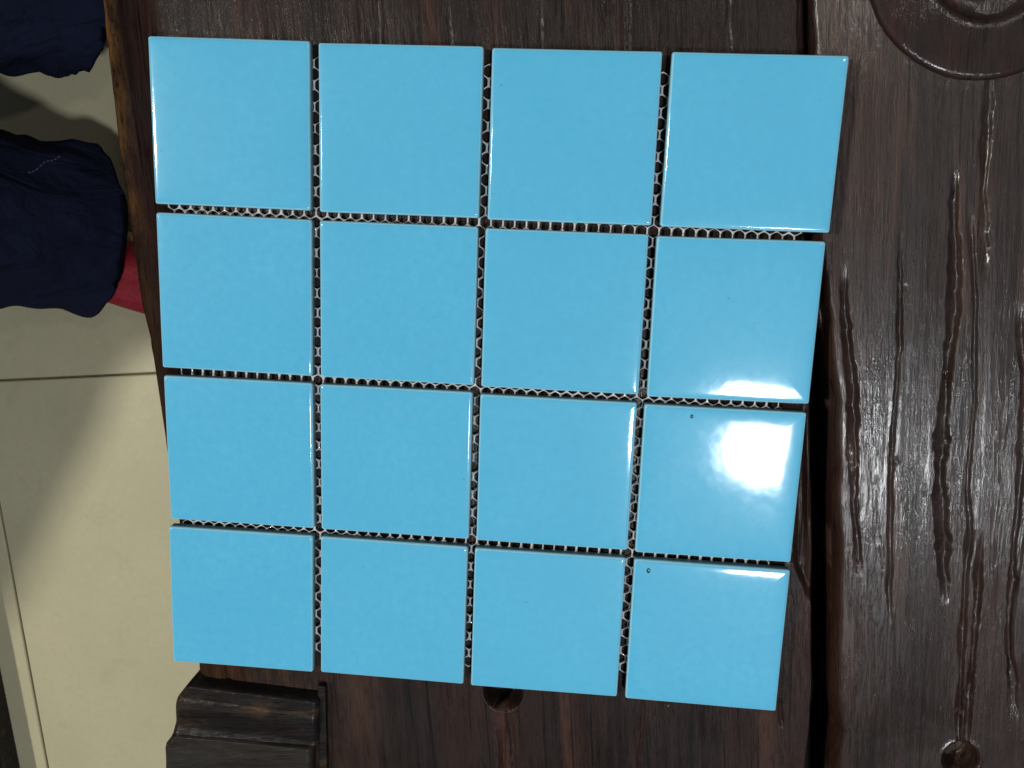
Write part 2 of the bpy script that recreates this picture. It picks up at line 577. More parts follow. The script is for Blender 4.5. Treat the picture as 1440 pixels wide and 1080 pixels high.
def groove(pts, depth, width, z=WOOD, seed=0, wig=0.00032, taper=0.018, asym=0.0):
    W = np.array([at(u, v, z)[:2] for u, v in pts])
    o = np.argsort(W[:, 1]); ys, xs = W[o, 1], W[o, 0]

    def g(X, Y):
        xc = np.interp(Y, ys, xs) + wig * fbm(Y * 75, Y * 0 + seed, seed, 4, 0.42) * 2
        wv = width * (1 + 0.35 * fbm(Y * 60, Y * 0 + 3.1, seed + 5, 2) * 2)
        en = sstep(ys[0] - taper * .3, ys[0] + taper, Y) * (1 - sstep(ys[-1] - taper, ys[-1] + taper * .3, Y))
        dv = depth * en * (1 + 0.45 * fbm(Y * 45, Y * 0 + 9.7, seed + 9, 2) * 2)
        d = (X - xc) / wv
        # split: long fall from the left, steep wall with a rounded shoulder on the right
        d = d + 0.34 * fbm(Y * 380, X * 90, seed + 31, 3) + 0.20 * fbm(Y * 1500, X * 90, seed + 33, 1)
        left = np.clip(1 - (-(d - 0.75)) / 1.80, 0, 1) * (d < 0.75)
        right = np.clip(1 - (d - 0.75) / 0.50, 0, 1) * (d >= 0.75)
        v = left + right
        v = v * (1.35 - 0.35 * v)
        return -dv * v
    return g


def ys_grid(lo, hi, flo, fhi, step, coarse):
    a = list(np.arange(flo, fhi, step))
    lowpart = list(np.arange(lo, flo, coarse))
    hip = list(np.arange(fhi, hi + 1e-9, coarse))
    return np.array(lowpart + a + hip)


def slab(name, xs01, Y, L, Rr, zf, mat, thick=0.034, origin=None):
    """board: grid between edge curves L(y), Rr(y) with a carved upper surface and straight-sawn flanks"""
    lo, ro = L(Y), Rr(Y)
    X = lo[:, None] + (ro - lo)[:, None] * xs01[None, :]
    YY = np.repeat(Y[:, None], len(xs01), 1)
    Z = zf(X, YY)
    ny, nx = X.shape
    V = np.stack([X, YY, Z], -1).reshape(-1, 3)
    idx = np.arange(ny * nx).reshape(ny, nx)
    F = np.stack([idx[:-1, :-1], idx[:-1, 1:], idx[1:, 1:], idx[1:, :-1]], -1).reshape(-1, 4)
    # border ring down to the underside
    ring = np.concatenate([idx[0, :], idx[1:, -1], idx[-1, :-1][::-1], idx[1:-1, 0][::-1]])
    B = V[ring].copy(); B[:, 2] = WOOD - thick
    nb = len(V)
    V = np.concatenate([V, B])
    n = len(ring)
    SF = [(int(ring[(k + 1) % n]), int(ring[k]), nb + k, nb + (k + 1) % n) for k in range(n)]
    faces = F.tolist() + SF + [tuple(nb + k for k in reversed(range(n)))]
    V = V - np.array(table.location)
    return obj(name, V, faces, mat, table)


# outer edge and the open joint between the two boards
edgeL = fcurve([(139, 0), (150, 100), (161, 200), (172, 270), (178, 319), (194, 430), (206.6, 480), (213, 524), (234, 664), (256, 790), (275.7, 934), (279, 970)])
gapA = fcurve([(1137, -60), (1138, 0), (1140, 80), (1142, 300), (1143, 380), (1143, 430), (1146, 560), (1148, 700), (1150, 780), (1148, 860), (1147, 960), (1144, 1030), (1138, 1080)])
gapB = fcurve([(1139, -60), (1140, 0), (1142, 80), (1145, 300), (1150, 380), (1160, 450), (1165, 510), (1172, 560), (1173, 650), (1174, 800), (1172, 980), (1178, 1030), (1173, 1080)])
shoulderA = fcurve([(1118, 0), (1120, 80), (1122, 300), (1124, 560), (1112, 760), (1118, 800), (1127, 825), (1135, 850), (1137, 900), (1137, 960), (1133, 1020), (1128, 1080)])


def hole_fn(u, v, r, depth):
    c = at(u, v, WOOD)

    def g(X, Y):
        d = np.hypot(X - c[0], (Y - c[1]))
        d = d + 0.0004 * fbm(X * 300, Y * 300, 4, 2)
        return -depth * (1 - sstep(r - 0.0009, r + 0.0006, d)) + 0.0004 * np.exp(-((d - r - 0.0012) / 0.0009) ** 2)
    return g


grA = [groove([(702, 1008), (706, 1080), (712, 1200)], 0.0024, 0.0026, seed=21),
       groove([(716, 1008), (722, 1080), (728, 1200)], 0.0016, 0.0014, seed=22),
       hole_fn(708, 975, 0.0096, 0.016),
       groove([(905, 975), (900, 1040), (892, 1130)], 0.0009, 0.0009, seed=24),
       groove([(985, 985), (990, 1080), (995, 1140)], 0.0007, 0.0009, seed=25),
       groove([(1032, 1000), (1036, 1080), (1040, 1140)], 0.0007, 0.0008, seed=26),
       groove([(1096, 985), (1098, 1010), (1099, 1022)], 0.0014, 0.0010, seed=27, taper=0.002),
       groove([(626, -60), (629, 20), (633, 64), (636, 130)], 0.0006, 0.0011, seed=28),
       groove([(205, -40), (208, 40), (212, 120), (222, 330)], 0.0005, 0.0013, seed=29),
       groove([(190, -60), (193, 20), (202, 130), (212, 260), (220, 420)], 0.0004, 0.0018, seed=30),
       groove([(757, -60), (759, 20), (762, 100)], 0.0006, 0.0010, seed=31),
       groove([(880, -60), (882, 60), (884, 100)], 0.0004, 0.0010, seed=32),
       groove([(1022, -60), (1024, 60), (1024, 100)], 0.0004, 0.0012, seed=33),
       groove([(528, -60), (531, 30), (532, 100)], 0.0004, 0.0012, seed=34)]


def zA(X, Y):
    U = X + Y * 0.10
    z = WOOD + 0.0009 * fbm(U * 26, Y * 4, 1, 3) + 0.00016 * fbm(U * 160, Y * 9, 2, 3) + 0.00007 * fbm(U * 620, Y * 30, 6, 2)
    for g in grA: z = z + g(X, Y)
    # rounded and knocked outer edge
    d = X - edgeL(Y) + 0.0010 * fbm(Y * 60, Y * 0, 8, 3)
    z = z - 0.0045 * np.clip(1 - d / 0.0065, 0, 1) ** 2.4
    z = z + 0.0003 * np.exp(-((d - 0.0125) / 0.0028) ** 2) - 0.0008 * np.exp(-((d - 0.0175) / 0.0018) ** 2)
    # shoulder falling to a split ledge beside the joint
    s = shoulderA(Y) + 0.0006 * fbm(Y * 90, Y * 0, 41, 3)
    e = gapA(Y)
    t = (X - s)
    fall = 0.0050 * sstep(0.0, 0.0040, t)
    ledge = 0.0022 * np.exp(-((X - (e - 0.0030)) / 0.0013) ** 2) * sstep(0, 0.002, t)
    streak = 0.0010 * fbm((X + Y * .09) * 900, Y * 30, 43, 2) * sstep(0.0, 0.002, t)
    lip = 0.010 * sstep(-0.0016, 0.0, X - e)
    pit = at(1117, 786, WOOD)
    pz = 0.0022 * np.exp(-(((X - pit[0]) / 0.0024) ** 2 + ((Y - pit[1]) / 0.0011) ** 2) ** 1.5)
    return z - fall + ledge + streak - lip - pz


YA = ys_grid(-0.60, 0.36, -0.385, 0.05, 0.0011, 0.012)
xs = np.concatenate([np.linspace(0, 0.06, 46)[:-1], np.linspace(0.06, 0.90, 470)[:-1], np.linspace(0.90, 1.0, 90)])
slab('board', xs, YA, edgeL, gapA, zA, M_WOOD_A)

grB = [groove([(1186, 380), (1188, 450), (1192, 490), (1197, 520), (1198, 560), (1198, 640), (1202, 720), (1205, 800)], 0.0034, 0.0021, seed=51, asym=0.3),
       groove([(1266, 330), (1265, 400), (1264, 480), (1260, 560), (1253, 640), (1251, 700), (1250, 780), (1250, 870)], 0.0020, 0.0012, seed=53, asym=0.3),
       groove([(1342, 240), (1341, 330), (1342, 400), (1338, 470), (1330, 550), (1323, 620), (1321, 700), (1325, 760), (1327, 840)], 0.0036, 0.0026, seed=54, asym=0.35),
       groove([(1362, 300), (1370, 420), (1371, 560), (1366, 620), (1360, 690), (1364, 760)], 0.0017, 0.0011, seed=55, asym=0.3),
       groove([(1364, 740), (1358, 830), (1353, 900), (1349, 1000), (1346, 1060)], 0.0026, 0.0018, seed=57),
       groove([(1378, 760), (1374, 850), (1368, 920), (1362, 1000), (1358, 1060)], 0.0028, 0.0016, seed=58),
       groove([(1390, 100), (1388, 160), (1384, 220), (1382, 320), (1380, 380)], 0.0019, 0.0020, seed=59),
       groove([(1205, 860), (1207, 930)], 0.0005, 0.0008, seed=63),
       groove([(1425, 1000), (1418, 900), (1426, 780), (1437, 640), (1441, 520), (1432, 440)], 0.0020, 0.0018, seed=65, asym=0.2),
       groove([(1478, 200), (1490, 500), (1500, 900)], 0.0020, 0.0020, seed=66),
       groove([(1560, 0), (1580, 500), (1600, 1000)], 0.0024, 0.0022, seed=67),
       groove([(1196, 560), (1200, 650), (1206, 760)], -0.0007, 0.0011, seed=68),
       hole_fn(1351, 1068, 0.0086, 0.015)]
ridgeB = fcurve([(1440, 400), (1446, 480), (1446, 600), (1437, 740), (1420, 875), (1418, 1000)])


def zB(X, Y):
    U = X + Y * 0.10
    z = WOOD + 0.0007 * fbm(U * 60, Y * 5, 11, 2) + 0.00007 * fbm(U * 210, Y * 9, 12, 3) + 0.00004 * fbm(U * 700, Y * 30, 16, 2)
    # broad hollow worn between joint and groove, slightly dished towards the joint
    z = z + 0.018 * (X - 0.34) * np.exp(-((X - 0.34) / 0.03) ** 2) * 1.0
    for g in grB: z = z + g(X, Y)
    z = z + 0.0009 * sstep(0, 0.0015, X - ridgeB(Y) - 0.0008) * (1 - sstep(-0.14, -0.10, Y)) * sstep(-0.30, -0.27, Y)
    e = gapB(Y) + 0.0016 * fbm(Y * 45, Y * 0, 71, 4)
    z = z - 0.009 * np.clip(1 - (X - e) / 0.0046, 0, 1) ** 2.4
    for u, v, r, dp in ((1153, 378, 0.0011, 0.0012), (1259, 648, 0.0012, -0.0006), (1208, 788, 0.0007, 0.0007), (1206, 801, 0.0007, 0.0008),
                        (1270, 700, 0.0005, 0.0006), (1274, 404, 0.0006, 0.0006)):
        c = at(u, v, WOOD)
        z = z - dp * np.exp(-((X - c[0]) ** 2 + (Y - c[1]) ** 2) / r ** 2)
    return z


farR = lambda y: 0.755 - 0.097 * np.asarray(y, float)
xsB = np.concatenate([np.linspace(0, 0.30, 330)[:-1], np.linspace(0.30, 1.0, 60)])
slab('board', xsB, YA, gapB, farR, zB, M_WOOD_B)

# under-frame seen as darkness in the joint, and the four legs
bm = box_bm(0.10, 0.92, 0.02, 0.002)
o = from_bm('batten', bm, M_GAP, table)
o.location = Vector((0.318, -0.12, WOOD - 0.046)) - table.location
o.rotation_euler = (0, 0, R_(5.5))
for (x, y) in ((0.06, -0.54), (0.72, -0.54), (0.02, 0.30), (0.66, 0.30)):
    bm = box_bm(0.055, 0.055, -FLOOR + WOOD - 0.034, 0.006)
    o = from_bm('leg', bm, M_BLACK, table)
    o.location = Vector((x, y, (FLOOR + WOOD - 0.034) / 2)) - table.location

# round carved disc
prof = [(0.0585, -0.002), (0.0588, 0.0002), (0.0584, 0.0010), (0.0572, 0.0016), (0.0555, 0.0019), (0.050, 0.0022), (0.042, 0.0026), (0.035, 0.0029),
        (0.0320, 0.0030), (0.0306, 0.0028), (0.0297, 0.0022), (0.0286, 0.0012), (0.0272, 0.0003), (0.0255, 0.0), (0.020, 0.0002), (0.012, 0.0008), (0.004, 0.0012), (0.0004, 0.0012)]
DC = at(1395, -62, -0.005)
V, F = [], []
n = 160
for k, (r, z) in enumerate(prof):
    for q in range(n):
        a = 2 * math.pi * q / n
        j = 1 + 0.006 * float(fbm(math.cos(a) * 2.2 + 5, math.sin(a) * 2.2 + 5, 81, 2)) * 2
        x, y = 0.825 * r * j * math.cos(a), 0.825 * r * j * math.sin(a)
        V.append((x, y, z + 0.00028 * float(fbm(x * 90 + 7, y * 90 + 7, 82, 3))))
for k in range(len(prof) - 1):
    for q in range(n):
        F.append((k * n + q, k * n + (q + 1) % n, (k + 1) * n + (q + 1) % n, (k + 1) * n + q))
F.append(tuple((len(prof) - 1) * n + q for q in range(n)))
o = obj('carved_disc', V, F, M_DISC, table)
o.location = Vector((DC[0], DC[1], WOOD + 0.0005)) - table.location

# moulded corner block
OUT = [(279, 953), (268, 960), (262, 964), (254, 974), (247, 983), (244.5, 992), (243.5, 1005), (242, 1022), (239.5, 1036), (236, 1043), (231, 1048), (229.5, 1056), (230.5, 1080), (231, 1130), (232, 1250)]
OW = np.array([at(u, v, 0.0)[:2] for u, v in OUT])


def block(name, ylo, yhi, z0, zfun, mat, right_px):
    Y = np.arange(ylo, yhi, 0.0006)
    o_ = np.argsort(OW[:, 1])
    L = np.interp(Y, OW[o_, 1], OW[o_, 0])
    rx = np.array([at(right_px[0][0], right_px[0][1], 0)[:2], at(right_px[1][0], right_px[1][1], 0)[:2]])
    Rr = rx[0, 0] + (Y - rx[0, 1]) * (rx[1, 0] - rx[0, 0]) / (rx[1, 1] - rx[0, 1])
    t = np.concatenate([np.linspace(0, 0.08, 14)[:-1], np.linspace(0.08, 0.92, 90)[:-1], np.linspace(0.92, 1, 16)])
    X = L[:, None] + (Rr - L)[:, None] * t[None, :]
    YY = np.repeat(Y[:, None], len(t), 1)
    d = np.minimum(X - L[:, None], Rr[:, None] - X)
    Z = z0 + zfun(X, YY) - 0.0022 * np.clip(1 - d / 0.003, 0, 1) ** 2
    ny, nx = X.shape
    V = np.stack([X, YY, Z], -1).reshape(-1, 3)
    idx = np.arange(ny * nx).reshape(ny, nx)
    F = np.stack([idx[:-1, :-1], idx[:-1, 1:], idx[1:, 1:], idx[1:, :-1]], -1).reshape(-1, 4).tolist()
    ring = np.concatenate([idx[0, :], idx[1:, -1], idx[-1, :-1][::-1], idx[1:-1, 0][::-1]])
    B = V[ring].copy(); B[:, 2] = -0.05
    nb = len(V); V = np.concatenate([V, B]); n = len(ring)
    F += [(int(ring[(k + 1) % n]), int(ring[k]), nb + k, nb + (k + 1) % n) for k in range(n)]
    F.append(tuple(nb + k for k in reversed(range(n))))
    return obj(name, V - np.array(table.location), F, mat, table)


yt = at(360, 968, 0)[1]; y1 = at(330, 992, 0)[1]; y2 = at(330, 1042, 0)[1]
slope = -0.045


def zmould(X, Y):
    yy = Y - (X - 0.03) * slope
    z = 0.0 * X
    z = z - 0.0115 * (1 - sstep(yt + 0.0002, yt - 0.0042, yy) * 1.0)      # rises from the board
    z = z - 0.0004 * np.exp(-((yy - y1) / 0.0007) ** 2)                    # bead line
    z = z - 0.0016 * np.exp(-((yy - (y2 + 0.0040)) / 0.0045) ** 2)         # cove before the flat
    z = z + 0.0004 * np.exp(-((yy - (y1 - 0.004)) / 0.0045) ** 2)
    z = z + 0.00022 * fbm(X * 40, yy * 260, 91, 3) + 0.0003 * fbm(X * 150, yy * 150, 92, 2)
    return z


def zflat(X, Y):
    yy = Y - (X - 0.03) * slope
    return 0.0004 * fbm(X * 60, yy * 200, 93, 3) - 0.0018 * (1 - sstep(y2 + 0.0010, y2 - 0.0006, yy))


YSPLIT = at(330, 1043, 0)[1]
block('corner_moulding', YSPLIT, at(360, 952, 0)[1], -0.0008, zmould, M_BLACK, ((447, 975), (444, 1080)))
block('corner_panel', -0.46, YSPLIT - 0.0004, -0.0004, zflat, M_PANEL, ((438, 975), (438, 1080)))
bm = box_bm(0.0042, 0.16, 0.012, 0.0008)
o = from_bm('corner_rail', bm, M_BLACK, table)
pr = at(452, 1030, 0)
o.location = Vector((pr[0], at(452, 972, 0)[1] - 0.080, -0.0105)) - table.location
o.rotation_euler = (0, 0, R_(1.0))

# ------------------------------------------------------------------ floor
def floor_mat():
    m, nt, p = new_mat('cream_floor_tile')
    b = NB(nt)
    iso = b.coords(kind='Object')
    f1 = b.noise(iso, 9, 3, 0.5); f2 = b.noise(iso, 140, 4, 0.6)
    c = b.mix(b.ramp(f1, [(0.3, 0.0), (0.7, 1.0)]), (0.485, 0.445, 0.295), (0.53, 0.485, 0.32))
    c = b.mix(b.ramp(f2, [(0.35, 0.0), (0.75, 0.4)]), c, (0.44, 0.40, 0.25))
    st = b.noise(iso, 24, 5, 0.7, 0.5)
    c = b.mix(b.ramp(st, [(0.56, 0.0), (0.72, 0.30)]), c, (0.36, 0.32, 0.21))
    gr = b.noise(iso, 420, 3, 0.7)
    c = b.mix(b.ramp(gr, [(0.60, 0.0), (0.72, 0.35)]), c, (0.30, 0.27, 0.18))
    b.l(c, p.inputs['Base Color'])
    p.inputs['Roughness'].default_value = 0.42
    b.l(b.bump(b.noise(iso, 60, 3, 0.5), 0.08, 0.001), p.inputs['Normal'])
    return m


M_FLOOR = floor_mat()
M_GROUT = simple('dirty_brown_grout', (0.13, 0.105, 0.055), 0.9, 0.35, 60)
floor = obj('floor', [(-4, -4, FLOOR - 0.003), (4, -4, FLOOR - 0.003), (4, 4, FLOOR - 0.003), (-4, 4, FLOOR - 0.003)], [(0, 1, 2, 3)], M_GROUT, None, False)
tag(floor, kind='structure')
FA = R_(5.85)
c0 = Vector((-0.4323, -0.2767, FLOOR))
fx = Vector((math.cos(FA), math.sin(FA), 0)); fy = Vector((-math.sin(FA), math.cos(FA), 0))
bm = box_bm(0.5976, 0.5976, 0.012, 0.0010, 1)
ftile = None
for i in range(-4, 5):
    for j in range(-4, 4):
        if ftile is None:
            o = from_bm('floor_tile', bm, M_FLOOR, floor)
            ftile = o.data
        else:
            o = bpy.data.objects.new('floor_tile', ftile); col.objects.link(o); o.parent = floor
        rnd = random.Random(i * 31 + j)
        p_ = c0 + fx * 0.6 * (i + 0.5) + fy * 0.6 * (j + 0.5)
        o.location = (p_.x, p_.y, FLOOR - 0.006 + rnd.uniform(-0.0002, 0.0002))
        o.rotation_euler = (0, 0, FA + rnd.choice((0, 1, 2, 3)) * math.pi / 2)

# ------------------------------------------------------------------ low stool at the left
def stool(name, cx, cy, rz, sx, sy, ztop, label):
    t = empty(name, (cx, cy, FLOOR))
    t.rotation_euler = (0, 0, rz)
    tag(t, label, 'stool')
    h = ztop - FLOOR
    o = from_bm('seat', box_bm(sx, sy, 0.026, 0.004, 2), M_BLACK, t); o.location = (0, 0, h - 0.013)
    for a in (-1, 1):
        for b_ in (-1, 1):
            o = from_bm('leg', box_bm(0.034, 0.034, h - 0.026, 0.003, 2), M_BLACK, t)
            o.location = (a * (sx / 2 - 0.03), b_ * (sy / 2 - 0.03), (h - 0.026) / 2)
    for b_ in (-1, 1):
        o = from_bm('stretcher', box_bm(sx - 0.094, 0.02, 0.026, 0.002, 2), M_BLACK, t)
        o.location = (0, b_ * (sy / 2 - 0.03), h * 0.4)
    return t


e0 = at(0, 930, FLOOR); e1 = at(30, 1080, FLOOR)
dv = Vector((e1[0] - e0[0], e1[1] - e0[1], 0)).normalized()
nv = Vector((dv.y, -dv.x, 0))
if nv.x > 0: nv = -nv
cst = Vector((e0[0], e0[1], 0)) + dv * 0.10 + nv * 0.14
fs = empty('footstool', (cst.x, cst.y, FLOOR))
fs.rotation_euler = (0, 0, math.atan2(nv.y, nv.x))
tag(fs, 'low dark wooden footstool on the cream floor at the lower left corner', 'footstool')
o = from_bm('seat', box_bm(0.280, 0.42, 0.012, 0.003, 2), M_BLACK, fs); o.location = (0, 0, 0.035)
for a_ in (-1, 1):
    o = from_bm('side_panel', box_bm(0.016, 0.412, 0.0290, 0.002, 2), M_BLACK, fs); o.location = (a_ * 0.1315, 0, 0.0146)
    o = from_bm('end_panel', box_bm(0.246, 0.016, 0.0290, 0.002, 2), M_BLACK, fs); o.location = (0, a_ * 0.198, 0.0146)
stool('stool', -0.98, 0.00, 0.05, 0.32, 0.34, 0.0 - 0.01, 'dark square wooden stool the seated person sits on')

# ------------------------------------------------------------------ person seated across the table
def cloth_mat(name, c, weave=1400):
    m, nt, p = new_mat(name)
    b = NB(nt)
    iso = b.coords()
    a = b.noise(iso, 14, 3, 0.6); f = b.noise(iso, weave, 2, 0.5)
    cc = b.mix(b.ramp(a, [(0.3, 0.0), (0.7, 1.0)]), tuple(x * 0.75 for x in c), tuple(x * 1.35 for x in c))
    cc = b.mix(b.ramp(f, [(0.4, 0.0), (0.7, 0.4)]), cc, tuple(x * 2.0 for x in c))
    b.l(cc, p.inputs['Base Color'])
    p.inputs['Roughness'].default_value = 0.9
    p.inputs['Specular IOR Level'].default_value = 0.04
    p.inputs['Sheen Weight'].default_value = 0.0
    n = b.bump(b.noise(b.coords((1, 2.2, 1.2)), 18, 3, 0.5, 0.6), 0.9, 0.014)
    b.l(b.bump(f, 0.35, 0.0006, n), p.inputs['Normal'])
    return m


M_NAVY = cloth_mat('navy_cotton', (0.0105, 0.0135, 0.031))
M_SHIRT = cloth_mat('grey_cotton', (0.06, 0.065, 0.075))
M_SKIN = simple('skin', (0.42, 0.25, 0.17), 0.5, 0.08, 60)
M_HAIR = simple('black_hair', (0.01, 0.009, 0.008), 0.5, 0.2, 200)
M_RED = simple('red_canvas', (0.30, 0.008, 0.022), 0.75, 0.30, 240, bump=0.5)
M_SOLE = simple('grey_rubber_sole', (0.15, 0.16, 0.16), 0.7, 0.1, 90)
M_RED_SHADED = simple('red_canvas_shaded', (0.09, 0.022, 0.022), 0.75, 0.30, 240, bump=0.5)  # the same red canvas with shade put into the colour

person = empty('person', (-0.60, 0.02, FLOOR))
tag(person, 'person in navy trousers and red shoes seated beyond the table edge', 'person')
PO = Vector(person.location)


def skinned(name, pts, edges, mat, parent, sub=2, root=0):
    """one continuous surface grown round connected joints; pts = (x, y, z, rx, ry)"""
    me = bpy.data.meshes.new(name)
    me.from_pydata([(p[0] - PO.x, p[1] - PO.y, p[2] - PO.z) for p in pts], edges, [])
    o = bpy.data.objects.new(name, me)
    col.objects.link(o)
    sm = o.modifiers.new('skin', 'SKIN')
    sm.use_smooth_shade = True
    sk = me.skin_vertices[0].data
    for i, p in enumerate(pts):
        sk[i].radius = (p[3], p[4] if len(p) > 4 else p[3])
        sk[i].use_root = (i == root)
    o.modifiers.new('subd', 'SUBSURF').levels = sub
    o.modifiers[-1].render_levels = sub
    dg = bpy.context.evaluated_depsgraph_get()
    dg.update()
    ev = o.evaluated_get(dg)
    nm = bpy.data.meshes.new_from_object(ev)
    o.modifiers.clear()
    o.data = nm
    nm.materials.clear(); nm.materials.append(mat)
    nm.polygons.foreach_set('use_smooth', [True] * len(nm.polygons))
    o.parent = parent
    return o


SEATZ = 0.06
hipx = -0.94
LEG = {}
# knees, ankles (leg nearest the camera's middle, and the other)
legs = [dict(knee=(-0.52, -0.075, 0.075), ank=(-0.278, -0.104, -0.385), hy=-0.09),
        dict(knee=(-0.52, 0.085, 0.080), ank=(-0.285, 0.108, -0.385), hy=0.09)]
# body: arms on the thighs; unseen torso and head shaped to shadow the floor
B = [(hipx, 0.0, SEATZ + 0.02, .13, .10), (hipx - .01, 0.0, .22, .12, .10), (hipx - .01, -.02, .37, .14, .10), (hipx, -.03, .49, .12, .08),
     (hipx + .01, -.01, .55, .055, .055), (hipx + .03, .02, .61, .075, .085), (hipx + .04, .035, .69, .080, .090), (hipx + .04, .035, .74, .06, .065)]
E_ = [(0, 1), (1, 2), (2, 3), (3, 4), (4, 5), (5, 6), (6, 7)]
for s, lg in ((-1, legs[0]), (1, legs[1])):
    b0 = len(B)
    B += [(hipx, s * .21 - .03, .48, .060), (hipx + .06, s * .34 - .05, .28, .040), (hipx + .30, s * .15, .19, .030), (hipx + .41, s * .12, .18, .026), (hipx + .48, s * .11, .17, .024)]
    E_ += [(3, b0), (b0, b0 + 1), (b0 + 1, b0 + 2), (b0 + 2, b0 + 3), (b0 + 3, b0 + 4)]
    for k, (fx_, fy_, L_) in enumerate(((0.0, -0.026, .055), (0.01, -0.009, .068), (0.01, 0.009, .064), (0.0, 0.025, .05))):
        f0 = len(B)
        B += [(hipx + .50 + fx_ + .012, s * .11 + fy_, .165, .0095), (hipx + .50 + fx_ + L_ * .55, s * .11 + fy_ * 1.1, .160, .0085), (hipx + .50 + fx_ + L_, s * .11 + fy_ * 1.1, .140, .0075)]
        E_ += [(b0 + 4, f0), (f0, f0 + 1), (f0 + 1, f0 + 2)]
    f0 = len(B)
    B += [(hipx + .47, s * .11 - s * .035, .168, .011), (hipx + .50, s * .11 - s * .052, .158, .0095)]
    E_ += [(b0 + 3, f0), (f0, f0 + 1)]
    l0 = len(B)
    k_, a_ = lg['knee'], lg['ank']
    B += [(hipx + .04, lg['hy'], SEATZ + .02, .085), (k_[0] - .02, k_[1], k_[2] - 0.01, .056), ((k_[0] + a_[0]) / 2 - .01, (k_[1] + a_[1]) / 2, (k_[2] + a_[2]) / 2 + .03, .050),
          (a_[0] - .01, a_[1] - .01, a_[2], .026), (a_[0] + .03, a_[1] - .024, -.430, .020), (a_[0] + .10, a_[1] - .044, -.440, .013)]
    E_ += [(0, l0), (l0, l0 + 1), (l0 + 1, l0 + 2), (l0 + 2, l0 + 3), (l0 + 3, l0 + 4), (l0 + 4, l0 + 5)]
body = skinned('body', B, E_, M_SKIN, person, 2)
hx = hipx + .04
for s in (-1, 1):
    bm = bmesh.new(); bmesh.ops.create_uvsphere(bm, u_segments=14, v_segments=10, radius=0.011)
    o = from_bm('eye', bm, simple('eye', (0.5, 0.5, 0.48), 0.2), person, True)
    o.location = Vector((hx + .082, s * .032 + .035, .675)) - PO
hp = [(hx - .01, .035, .725, .082, .085), (hx - .03, .035, .69, .092, .094), (hx - .06, .03, .64, .070, .075)]
skinned('hair', hp, [(0, 1), (1, 2)], M_HAIR, person, 2)
S = [(hipx, 0, .10, .165, .125), (hipx - .01, 0, .22, .15, .125), (hipx - .01, -.02, .37, .165, .12), (hipx, -.03, .48, .13, .095)]
Es = [(0, 1), (1, 2), (2, 3)]
for s in (-1, 1):
    b0 = len(S)
    S += [(hipx, s * .22 - .03, .48, .084), (hipx + .06, s * .34 - .05, .29, .068), (hipx + .27, s * .16, .20, .044)]
    Es += [(3, b0), (b0, b0 + 1), (b0 + 1, b0 + 2)]
skinned('shirt', S, Es, M_SHIRT, person, 2)


def trouser(lg, seed, hem_r, toe_dir):
    """wide trouser leg lofted from hip over the knee down to the bunched hem"""
    k_, a_ = np.array(lg['knee']), np.array(lg['ank'])
    hip = np.array([hipx - 0.02, lg['hy'] * .75, SEATZ + .035])
    ctr = [hip, hip + (k_ - hip) * .5 + [0, 0, .015], k_ + [-.045, 0, .010], k_ + [.004, 0, -.035], k_ + (a_ - k_) * .35, k_ + (a_ - k_) * .68, k_ + (a_ - k_) * .90, k_ + (a_ - k_) * 1.0 + [.010, -.004, -.012]]
    rad = [.125, .105, .088, .086, .083, .082, hem_r * .98, hem_r]
    ctr = np.array(ctr); rad = np.array(rad)
    t = np.linspace(0, len(ctr) - 1, 150)
    C = np.stack([np.interp(t, range(len(ctr)), ctr[:, i]) for i in range(3)], 1)
    for _ in range(10): C[1:-1] = (C[:-2] + 2 * C[1:-1] + C[2:]) / 4
    Rd = np.interp(t, range(len(rad)), rad)
    V, F = [], []
    n = 72
    T = np.gradient(C, axis=0); T /= np.linalg.norm(T, axis=1)[:, None]
    for i in range(len(t)):
        side = np.array([0, 1.0, 0]); side -= T[i] * side.dot(T[i]); side /= np.linalg.norm(side)
        up = np.cross(T[i], side)
        s_ = i / len(t)
        low = sstep(0.55, 1.0, s_)
        for q in range(n):
            a = 2 * math.pi * q / n
            ca, sa = math.cos(a), math.sin(a)
            nn = 0.080 * float(fbm(ca * 1.5 + 3 + s_ * 3.0, sa * 1.5 + s_ * 9 + 2, seed, 2))
            ring = 0.045 * low * math.sin(i * 0.42 + 2.2 * float(fbm(ca * 1.1 + 4, sa * 1.1 + 4 + s_ * 4, seed + 3, 2)) * 6)
            fold = (0.018 + 0.020 * low) * math.sin(a * 4 + s_ * 11 + 5 * float(fbm(ca + 4, sa * 1.3 + s_ * 6, seed + 7, 2)))
            fold += 0.014 * math.sin(a * 9 - s_ * 23 + 6 * float(fbm(ca + 9, sa + s_ * 5, seed + 8, 2)))
            r = Rd[i] * (1 + nn * (1 + low) + ring * 0.6 + fold)
            V.append(tuple(C[i] + side * ca * r + up * sa * r * 0.92 - np.array(PO)))
    for i in range(len(t) - 1):
        for q in range(n):
            F.append((i * n + q, i * n + (q + 1) % n, (i + 1) * n + (q + 1) % n, (i + 1) * n + q))
    # hem turned in, and a closed waist end
    base = len(V)
    for q in range(n):
        v = np.array(V[(len(t) - 1) * n + q]); c = C[-1] - np.array(PO)
        V.append(tuple(c + (v - c) * 0.90 + np.array([0.004, 0, 0.012])))
    for q in range(n):
        F.append(((len(t) - 1) * n + q, (len(t) - 1) * n + (q + 1) % n, base + (q + 1) % n, base + q))
    F.append(tuple(q for q in range(n)))
    V = [(x, y, max(z, 0.0065)) for x, y, z in V]
    return obj('trouser_leg', V, F, M_NAVY, person)


TL = trouser(legs[0], 101, 0.076, -1)


